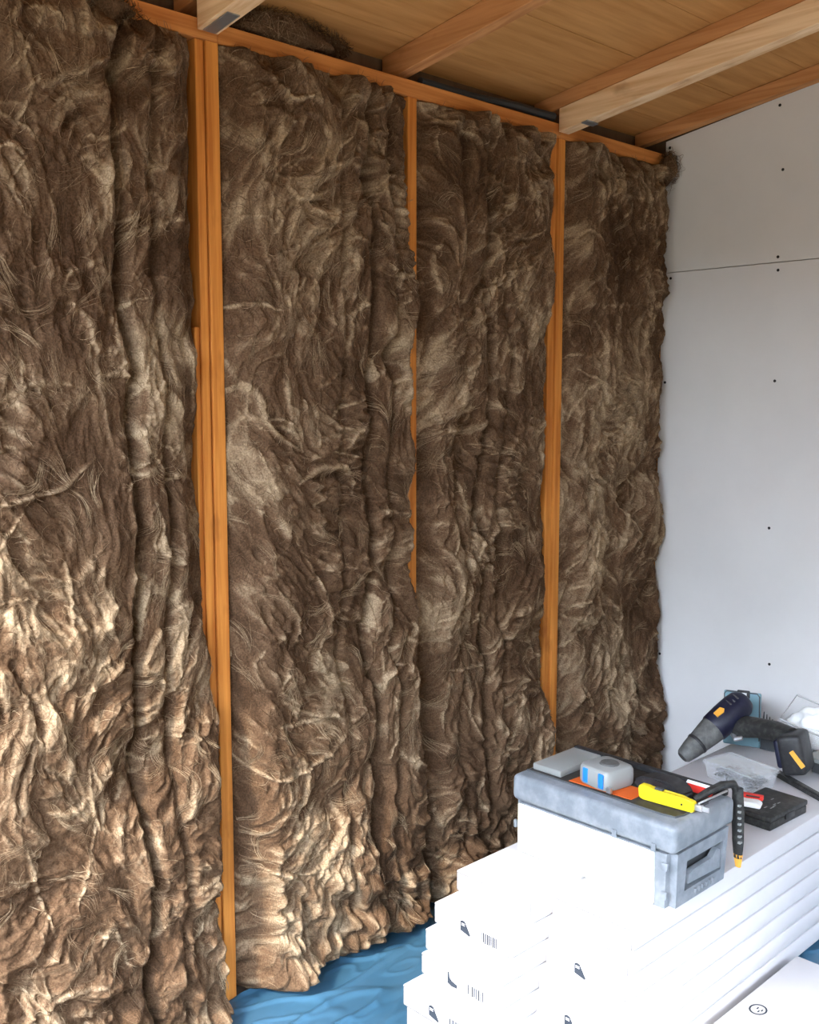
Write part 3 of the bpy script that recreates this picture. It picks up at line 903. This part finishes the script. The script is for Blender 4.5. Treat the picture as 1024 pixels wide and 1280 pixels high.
# top: dark organiser well, rim, clear cover
ow = under(tb, bx('organiser_well', (1.790, 1.972, -0.828, -0.446, zt - 0.002, zt + 0.0012), M['well'], bev=0.0008, seg=1))
bm = bmesh.new()
box(bm, 1.966, 1.982, -0.838, -0.440, zt - 0.002, zt + 0.012, bev=0.003)
under(tb, obj('rear_rim', bm, M['black'], smooth=True))
bm = bmesh.new()
tube(bm, [(1.785, -0.446, zt + 0.001), (1.785, -0.80, zt + 0.001), (1.790, -0.826, zt + 0.001), (1.81, -0.832, zt + 0.001), (1.905, -0.832, zt + 0.001)], 0.0028, 6)
under(tb, obj('lid_groove', bm, M['slit'], smooth=True))
cc = under(tb, bx('clear_cover', (1.796, 1.950, -0.532, -0.452, zt + 0.001, zt + 0.017), M['milky'], bev=0.004, seg=2))
cc['label'] = 'cloudy clear cover over the end compartment'
under(tb, bx('compartment', (1.802, 1.944, -0.527, -0.457, zt + 0.0015, zt + 0.008), M['rubber'], bev=0.002, seg=1))
ZL = zt + 0.0013

# ------------------------------------------------------------------ things on the toolbox
# orange paper
bm = bmesh.new()
prism(bm, [(-0.080, -0.036), (0.078, -0.042), (0.084, 0.026), (-0.070, 0.032)], (0, 0, 0), (0, -1, 0), (1, 0, 0), -0.0012)
op = obj('sandpaper_sheet', bm, M['orange'])
op.location = (1.838, -0.632, ZL + 0.0013)
op.rotation_euler = (0, 0, math.radians(4))
tag(op, 'orange sheet of paper under the tape measure on the toolbox', 'paper')
# tape measure
tm = empty('tape_measure', (1.842, -0.622, ZL + 0.0026), math.radians(-10))
tm.scale = (1.30, 1.30, 1.13)
tag(tm, 'pale grey tape measure with two blue stripes on the toolbox', 'tape measure')
out = []
for k in range(40):
    a = 2 * math.pi * k / 40
    c_, s_ = math.cos(a), math.sin(a)
    e = 0.40
    out.append((0.036 * math.copysign(abs(c_) ** e, c_), 0.036 * math.copysign(abs(s_) ** e, s_)))
bm = bmesh.new()
rows = [(0.0, 0.93), (0.004, 0.99), (0.018, 1.0), (0.030, 0.99), (0.036, 0.93), (0.038, 0.84)]
rg_ = [[bm.verts.new((p[0] * s_, p[1] * s_, z_)) for p in out] for z_, s_ in rows]
for i in range(len(rows) - 1):
    for k in range(40):
        bm.faces.new((rg_[i][k], rg_[i][(k + 1) % 40], rg_[i + 1][(k + 1) % 40], rg_[i + 1][k]))
bm.faces.new(rg_[0][::-1]); bm.faces.new(rg_[-1])
obj('case', bm, M['palegrey'], tm, smooth=True, angle=40)
for yy in (0.014, -0.022):
    bx('stripe', (-0.0372, -0.034, yy - 0.0055, yy + 0.0055, 0.005, 0.033), M['blue'], tm, bev=0.0012, seg=2)
bm = bmesh.new()
bmesh.ops.create_cone(bm, cap_ends=True, segments=24, radius1=0.017, radius2=0.015, depth=0.003, matrix=Matrix.Translation((0.004, -0.002, 0.0393)))
obj('centre_badge', bm, M['rubber'], tm, smooth=True)
bx('lock_button', (-0.012, 0.012, 0.033, 0.040, 0.012, 0.026), M['rubber'], tm, bev=0.002)
bx('tape_hook', (-0.036, -0.030, -0.044, -0.034, 0.002, 0.012), M['steel'], tm, bev=0.0006, seg=1)
# yellow knife
kn = empty('utility_knife', (1.846, -0.784, ZL + 0.003), math.radians(3))
tag(kn, 'yellow snap-off utility knife at the near end of the toolbox lid', 'knife')
bm = bmesh.new()
prism(bm, [(-0.066, 0.002), (-0.058, -0.002), (0.058, 0.0), (0.060, 0.004), (0.060, 0.022), (0.030, 0.026), (-0.030, 0.025), (-0.046, 0.030), (-0.064, 0.029), (-0.068, 0.022)],
      (-0.008, 0, 0), (0, -1, 0), (0, 0, 1), 0.016)
bmesh.ops.bevel(bm, geom=bm.edges[:], offset=0.002, segments=2, affect='EDGES')
obj('handle', bm, M['yellow'], kn, smooth=True, angle=50)
bx('blade_guide', (-0.020, -0.011, -0.076, -0.058, 0.006, 0.018), M['steel'], kn, bev=0.001)
bx('blade_tip', (-0.0165, -0.0145, -0.090, -0.076, 0.007, 0.017), M['steel'], kn)
bm = bmesh.new()
bmesh.ops.create_cone(bm, cap_ends=True, segments=12, radius1=0.0022, radius2=0.0022, depth=0.0012, matrix=Matrix.Translation((-0.0245, -0.034, 0.012)) @ Matrix.Rotation(math.pi / 2, 4, 'Y'))
obj('rivet', bm, M['black'], kn)
bx('slider', (-0.022, -0.011, 0.012, 0.030, 0.0255, 0.031), M['slit'], kn, bev=0.0015)
# black pliers-like tool with yellow patch
pt = empty('black_pouch', (1.938, -0.738, ZL + 0.0005), math.radians(-8))
pt.scale = (0.95, 1.05, 1.35)
tag(pt, 'black folded tool pouch with a yellow patch behind the yellow knife', 'pouch')
bm = bmesh.new()
prism(bm, [(-0.055, 0.0), (0.060, 0.0), (0.064, 0.010), (0.050, 0.021), (0.020, 0.026), (-0.010, 0.022), (-0.040, 0.019), (-0.058, 0.010)], (-0.024, 0, 0), (0, -1, 0), (0, 0, 1), 0.052)
bmesh.ops.bevel(bm, geom=bm.edges[:], offset=0.004, segments=2, affect='EDGES')
obj('pouch_body', bm, M['black'], pt, smooth=True, angle=50)
bm = bmesh.new()
prism(bm, [(-0.018, 0.004), (0.014, 0.002), (0.022, 0.010), (0.010, 0.017), (-0.012, 0.015)], (-0.0245, 0, 0.002), (0, -1, 0), (0, 0, 1), -0.0015)
obj('yellow_patch', bm, M['yellow'], pt)
bm = bmesh.new()
tube(bm, [(-0.020, 0.062, 0.006), (-0.027, 0.030, 0.006), (-0.028, 0.000, 0.005), (-0.022, -0.030, 0.006)], 0.003, 8)
obj('elastic_loop', bm, M['black'], pt, smooth=True)
# red and white card
rc = empty('blade_card', (1.948, -0.790, ZL + 0.001), math.radians(0))
tag(rc, 'red and white card at the back of the toolbox lid beside the rim', 'card')
Mx = Matrix.Rotation(math.radians(-35), 4, 'Y')
bx('card', (-0.013, 0.013, -0.034, 0.034, 0.009, 0.011), M['red'], rc, M=Mx, bev=0.0005, seg=1)
bx('white_band', (0.0045, 0.0125, -0.0335, 0.0335, 0.0111, 0.0116), M['white'], rc, M=Mx)
# curved black grip and sleeve at the rear corner
hs = empty('handsaw', (1.985, -0.842, ZT + 0.001))
tag(hs, 'black ribbed tool with yellow tip hanging down the rear corner of the toolbox', 'tool')
L_ = lambda p: tuple(np.array(p) - np.array(hs.location))
bm = bmesh.new()
tube(bm, [L_((1.880, -0.815, 0.534)), L_((1.905, -0.828, 0.546)), L_((1.950, -0.838, 0.553)), L_((1.985, -0.846, 0.548)), L_((1.998, -0.848, 0.528))], [0.006, 0.008, 0.0085, 0.0085, 0.009], 10)
obj('curved_grip', bm, M['dustblack'], hs, smooth=True)
bm = bmesh.new()
tube(bm, [L_((1.877, -0.826, 0.529)), L_((1.910, -0.839, 0.537)), L_((1.955, -0.848, 0.542))], 0.0025, 6)
obj('metal_edge', bm, M['steel'], hs, smooth=True)
bm = bmesh.new()
tube(bm, [L_((1.997, -0.850, 0.538)), L_((2.000, -0.851, 0.48)), L_((2.006, -0.850, 0.42)), L_((2.016, -0.846, 0.375))], [0.013, 0.015, 0.014, 0.010], 10, squash=0.6)
obj('sleeve', bm, M['dustblack'], hs, smooth=True)
bm = bmesh.new()
for k in range(7):
    z = 0.50 - k * 0.014
    box(bm, *[c for c in (1.987 - hs.location.x + k * .001, 1.997 - hs.location.x + k * .001, -0.862 - hs.location.y, -0.856 - hs.location.y, z - hs.location.z, z + 0.004 - hs.location.z)])
obj('rib', bm, M['palegrey'], hs)
bm = bmesh.new()
tube(bm, [L_((2.014, -0.847, 0.385)), L_((2.022, -0.844, 0.352))], [0.0115, 0.007], 8, squash=0.6)
obj('yellow_tip', bm, M['amber'], hs, smooth=True)

# ------------------------------------------------------------------ things on the stacks behind
def open_box(bm, dx, dy, h, t=0.002, flare=0.006):
    lo = [(-dx, -dy), (dx, -dy), (dx, dy), (-dx, dy)]
    def ring(s, z, k=0.0): return [bm.verts.new((math.copysign(abs(x) + s, x), math.copysign(abs(y) + s, y), z)) for x, y in lo]
    rings = [ring(-flare, 0), ring(0, h), ring(0.004, h), ring(0.004, h + 0.003), ring(-t, h + 0.003), ring(-flare - t, t)]
    bm.faces.new(rings[0][::-1])
    for i in range(len(rings) - 1):
        for k in range(4):
            bm.faces.new((rings[i][k], rings[i][(k + 1) % 4], rings[i + 1][(k + 1) % 4], rings[i + 1][k]))
    bm.faces.new(rings[-1])
# clear screw box
cb = empty('clear_box', (2.500, -0.592, ZT + 0.001), math.radians(-12))
tag(cb, 'clear plastic screw box with lid in front of the drill', 'box')
bm = bmesh.new(); open_box(bm, 0.052, 0.078, 0.040)
obj('tray', bm, M['clear'], cb)
bx('box_lid', (-0.056, 0.056, -0.082, 0.082, 0.0435, 0.050), M['coverclear'], cb, bev=0.002)
bx('divider', (-0.044, 0.044, -0.001, 0.001, 0.003, 0.034), M['clear'], cb)
for k, yy in enumerate((-0.038, 0.036)):
    bm = bmesh.new()
    rr = random.Random(k)
    for i in range(80):
        a = rr.uniform(0, math.pi); px, py = rr.uniform(-0.026, 0.026), yy + rr.uniform(-0.020, 0.020)
        z = rr.uniform(0.005, 0.026); l = 0.011
        tube(bm, [(px - math.cos(a) * l, py - math.sin(a) * l, z), (px + math.cos(a) * l, py + math.sin(a) * l, z + rr.uniform(-.002, .004))], [0.0030, 0.0012], 5)
    o = obj('loose_screws', bm, M['dustblack'], cb)
    o['kind'] = 'stuff'
# black case
bc_ = empty('black_case', (2.345, -0.748, ZT + 0.001), math.radians(-3))
tag(bc_, 'flat black case with dusty lid at the edge of the cartons', 'case')
bx('case_base', (-0.086, 0.086, -0.056, 0.056, 0.0, 0.020), M['dustblack'], bc_, bev=0.003)
bx('case_lid', (-0.088, 0.088, -0.058, 0.058, 0.0205, 0.034), M['dustblack'], bc_, bev=0.004)
bx('latch', (-0.020, 0.020, -0.0605, -0.056, 0.012, 0.026), M['black'], bc_, bev=0.001)
bm = bmesh.new()
rr = random.Random(4)
for i in range(7):
    px, py = rr.uniform(-0.04, 0.03), rr.uniform(-0.03, 0.01)
    box(bm, px - 0.006, px + 0.006, py - 0.0016, py + 0.0016, 0.0338, 0.0343)
obj('printed_lettering', bm, M['palegrey'], bc_)
rb = empty('plug_packet', (2.318, -0.718, ZT + 0.0355), math.radians(18))
tag(rb, 'small red and white packet lying on the black case', 'packet')
bm = bmesh.new()
prism(bm, [(-0.026, 0), (0.028, 0), (0.030, 0.008), (0.020, 0.014), (-0.018, 0.013), (-0.029, 0.007)], (-0.015, 0, 0), (0, -1, 0), (0, 0, 1), 0.030)
bmesh.ops.bevel(bm, geom=bm.edges[:], offset=0.002, segments=1, affect='EDGES')
obj('wrapper', bm, M['white'], rb, smooth=True)
bx('red_band', (0.001, 0.0165, -0.027, 0.024, 0.004, 0.0152), M['red'], rb, bev=0.0015)
bx('dark_slot', (-0.004, 0.001, -0.020, 0.012, 0.0125, 0.0148), M['black'], rb)

# cordless drill: nose, motor body, handle, battery
dr = empty('cordless_drill', (2.62, -0.50, ZT + 0.001))
tag(dr, 'navy and grey cordless drill lying nose down on the cartons', 'drill')
D = lambda x, y, z: Vector((x, y, z)) - Vector(dr.location)
nose, rear = D(2.522, -0.408, 0.366), D(2.694, -0.486, 0.500)
ax = (rear - nose).normalized()
at_ = lambda t: nose + (rear - nose) * t
bm = bmesh.new()
tube(bm, [at_(-0.03), at_(0.0), at_(0.12), at_(0.22), at_(0.24), at_(0.42), at_(0.52)], [0.016, 0.022, 0.028, 0.031, 0.031, 0.037, 0.0390], 24)
obj('gearbox', bm, M['rubber'], dr, smooth=True)
bm = bmesh.new()
tube(bm, [at_(0.205), at_(0.215), at_(0.235), at_(0.245)], [0.031, 0.0325, 0.0330, 0.0318], 24)
obj('collar', bm, M['black'], dr, smooth=True)
bm = bmesh.new()
tube(bm, [at_(0.50), at_(0.52), at_(0.70), at_(0.88), at_(0.99), at_(1.06), at_(1.09)], [0.039, 0.0415, 0.0430, 0.0425, 0.039, 0.028, 0.012], 24)
obj('motor_housing', bm, M['navy'], dr, smooth=True)
side = ax.cross(Vector((0, 0, 1))).normalized()
nb2 = Vector((-0.92, -0.02, 0.59))
nb2 = (nb2 - ax * nb2.dot(ax)).normalized()
for t in (0.84, 0.90, 0.96):
    bm = bmesh.new()
    q = at_(t) + nb2 * (0.0425 if t < 0.9 else 0.040) - ax.cross(nb2) * 0.004
    tube(bm, [q - side * 0.012, q + side * 0.012 + Vector((-.002, 0, -.004))], 0.0024, 6)
    obj('vent_slot', bm, M['rubber'], dr)
# amber badge on the camera-facing flank
tb2 = ax.cross(nb2)
bm = bmesh.new()
prism(bm, [(-0.014, -0.009), (0.012, -0.009), (0.016, 0.004), (0.008, 0.010), (-0.016, 0.008)], at_(0.66) + nb2 * 0.0446, ax, tb2, 0.0035)
obj('amber_badge', bm, M['amber'], dr)
# handle and battery
h0, h1, h2, h3 = D(2.662, -0.495, 0.440), D(2.655, -0.560, 0.452), D(2.650, -0.610, 0.456), D(2.640, -0.655, 0.446)
bm = bmesh.new()
tube(bm, [h0, h1, h2, h3], [0.036, 0.031, 0.030, 0.038], 16, squash=0.9)
obj('handle', bm, M['dustblack'], dr, smooth=True)
bm = bmesh.new()
for k in range(6):
    p = h0.lerp(h1, 0.15 + k * 0.13)
    tube(bm, [p + Vector((-0.025, -0.012 + 0.0, 0.012)), p + Vector((-0.028, 0.006, -0.006))], 0.0020, 5)
obj('grip_rib', bm, M['palegrey'], dr)
bm = bmesh.new()
tube(bm, [h0 + Vector((-0.026, 0.004, -0.016)), h0 + Vector((-0.036, -0.012, -0.026)), h0 + Vector((-0.030, -0.030, -0.020))], [0.007, 0.008, 0.006], 8)
obj('trigger', bm, M['steel'], dr, smooth=True)
Rb = Matrix.Translation(D(2.632, -0.676, 0.421)) @ Matrix.Rotation(math.radians(-14), 4, 'X') @ Matrix.Rotation(math.radians(12), 4, 'Z')
bt = bx('battery', (-0.056, 0.048, -0.036, 0.028, -0.056, 0.052), M['black'], dr, bev=0.013, seg=3, M=Rb)
bx('battery_shoe', (-0.048, 0.042, 0.020, 0.040, -0.036, 0.040), M['navy'], dr, bev=0.008, seg=3, M=Rb)
bx('orange_label', (-0.0605, -0.054, -0.018, -0.006, -0.044, 0.006), M['amber'], dr, bev=0.0006, seg=1, M=Rb @ Matrix.Rotation(math.radians(-28), 4, 'X'))
# black flat bar
br = empty('pry_bar', (2.575, -0.715, ZT + 0.001))
tag(br, 'dark flat steel bar lying on the cartons beside the black case', 'bar')
bm = bmesh.new()
d_ = Vector((-0.105, -0.195, 0)).normalized(); s_ = Vector((-d_.y, d_.x, 0))
prism(bm, [(-0.10, -0.012), (0.13, -0.011), (0.135, 0.0), (0.13, 0.011), (-0.10, 0.012)], (0, 0, 0.0), d_, s_, 0.014)
bmesh.ops.bevel(bm, geom=bm.edges[:], offset=0.003, segments=2, affect='EDGES')
obj('shank', bm, M['dustblack'], br, smooth=True)
bm = bmesh.new()
prism(bm, [(0.0, -0.0035), (0.085, -0.0035), (0.085, 0.0035), (0.0, 0.0035)], (0, 0, 0.0142), d_, s_, 0.0012)
obj('raised_rib', bm, M['rubber'], br)
# teal drill-bit card standing behind the drill
dc = empty('drill_bit_set', (2.775, -0.452, ZT + 0.001), math.radians(6))
tag(dc, 'teal drill bit case with hanging clip standing behind the drill', 'bit set')
Rt = Matrix.Rotation(math.radians(8), 4, 'Y') @ Matrix.Rotation(math.radians(-4), 4, 'X')
bx('case_back', (-0.006, 0.006, -0.052, 0.060, 0.0, 0.158), M['teal'], dc, bev=0.005, seg=3, M=Rt)
bm = bmesh.new()
tube(bm, [Rt @ Vector(p) for p in ((-0.005, 0.056, 0.02), (-0.005, 0.057, 0.148), (-0.005, 0.050, 0.156), (-0.005, -0.042, 0.156), (-0.005, -0.049, 0.148), (-0.005, -0.050, 0.02))], 0.0022, 6)
obj('case_edge', bm, M['slit'], dc, smooth=True)
bx('hanging_clip', (-0.012, -0.004, -0.021, 0.017, 0.140, 0.163), M['black'], dc, bev=0.003, M=Rt)
bx('clip_label', (-0.0135, -0.0115, -0.013, 0.010, 0.147, 0.156), M['white'], dc, M=Rt)
for k in range(5):
    bm = bmesh.new()
    yy = -0.054 - k * 0.0085
    z1_ = 0.110 - k * 0.006
    tube(bm, [(0.010, yy, 0.004), (0.014, yy, z1_ - 0.02), (0.015, yy, z1_)], [0.0026, 0.0026, 0.0014], 7)
    obj('drill_bit', bm, M['slit'], dc, smooth=True)
bx('bit_holder', (0.002, 0.020, -0.094, -0.048, 0.0, 0.050), M['slit'], dc, bev=0.003)
# clear tub with white cloth
tu = empty('clear_tub', (2.880, -0.625, ZT + 0.001), math.radians(8))
tag(tu, 'clear plastic tub of white cloth against the plasterboard', 'tub')
bm = bmesh.new(); open_box(bm, 0.055, 0.085, 0.080, flare=0.010)
obj('tub_shell', bm, M['clear'], tu)
bm = bmesh.new()
bmesh.ops.create_icosphere(bm, subdivisions=4, radius=1.0)
for v in bm.verts:
    d = v.co.normalized()
    s = 0.10 * math.sin(7 * d.x + 3 * d.y) + 0.09 * math.sin(9 * d.y - 4 * d.z + 1) + 0.06 * math.sin(13 * d.z + 5 * d.x)
    v.co = Vector((d.x * 0.046, d.y * 0.074, max(d.z, -0.75) * 0.062)) * (1 + s) + Vector((0, 0, 0.062))
obj('white_cloth', bm, M['tissue'], tu, smooth=True, angle=180)
Rl = Matrix.Translation((-0.02, -0.005, 0.098)) @ Matrix.Rotation(math.radians(14), 4, 'X') @ Matrix.Rotation(math.radians(-18), 4, 'Y')
bm = bmesh.new()
tube(bm, [Rl @ Vector(p) for p in ((-0.06, -0.085, 0), (-0.06, 0.085, 0), (0.06, 0.085, 0.012), (0.06, -0.085, 0.012), (-0.06, -0.085, 0))], 0.0030, 6)
obj('rim_wire', bm, M['milky'], tu, smooth=True)
# low grey tray in front of the tub
gt = empty('grey_tray', (2.745, -0.752, ZT + 0.001), math.radians(-4))
tag(gt, 'low grey plastic tray with pale rim beside the drill battery', 'tray')
bm = bmesh.new(); open_box(bm, 0.050, 0.060, 0.040)
obj('tray_shell', bm, M['palegrey'], gt)
bx('tray_front', (-0.0535, -0.046, -0.052, 0.052, 0.006, 0.032), M['slit'], gt, bev=0.001)
bx('tray_rim', (-0.058, 0.058, -0.068, 0.068, 0.0432, 0.048), M['milky'], gt, bev=0.0015)
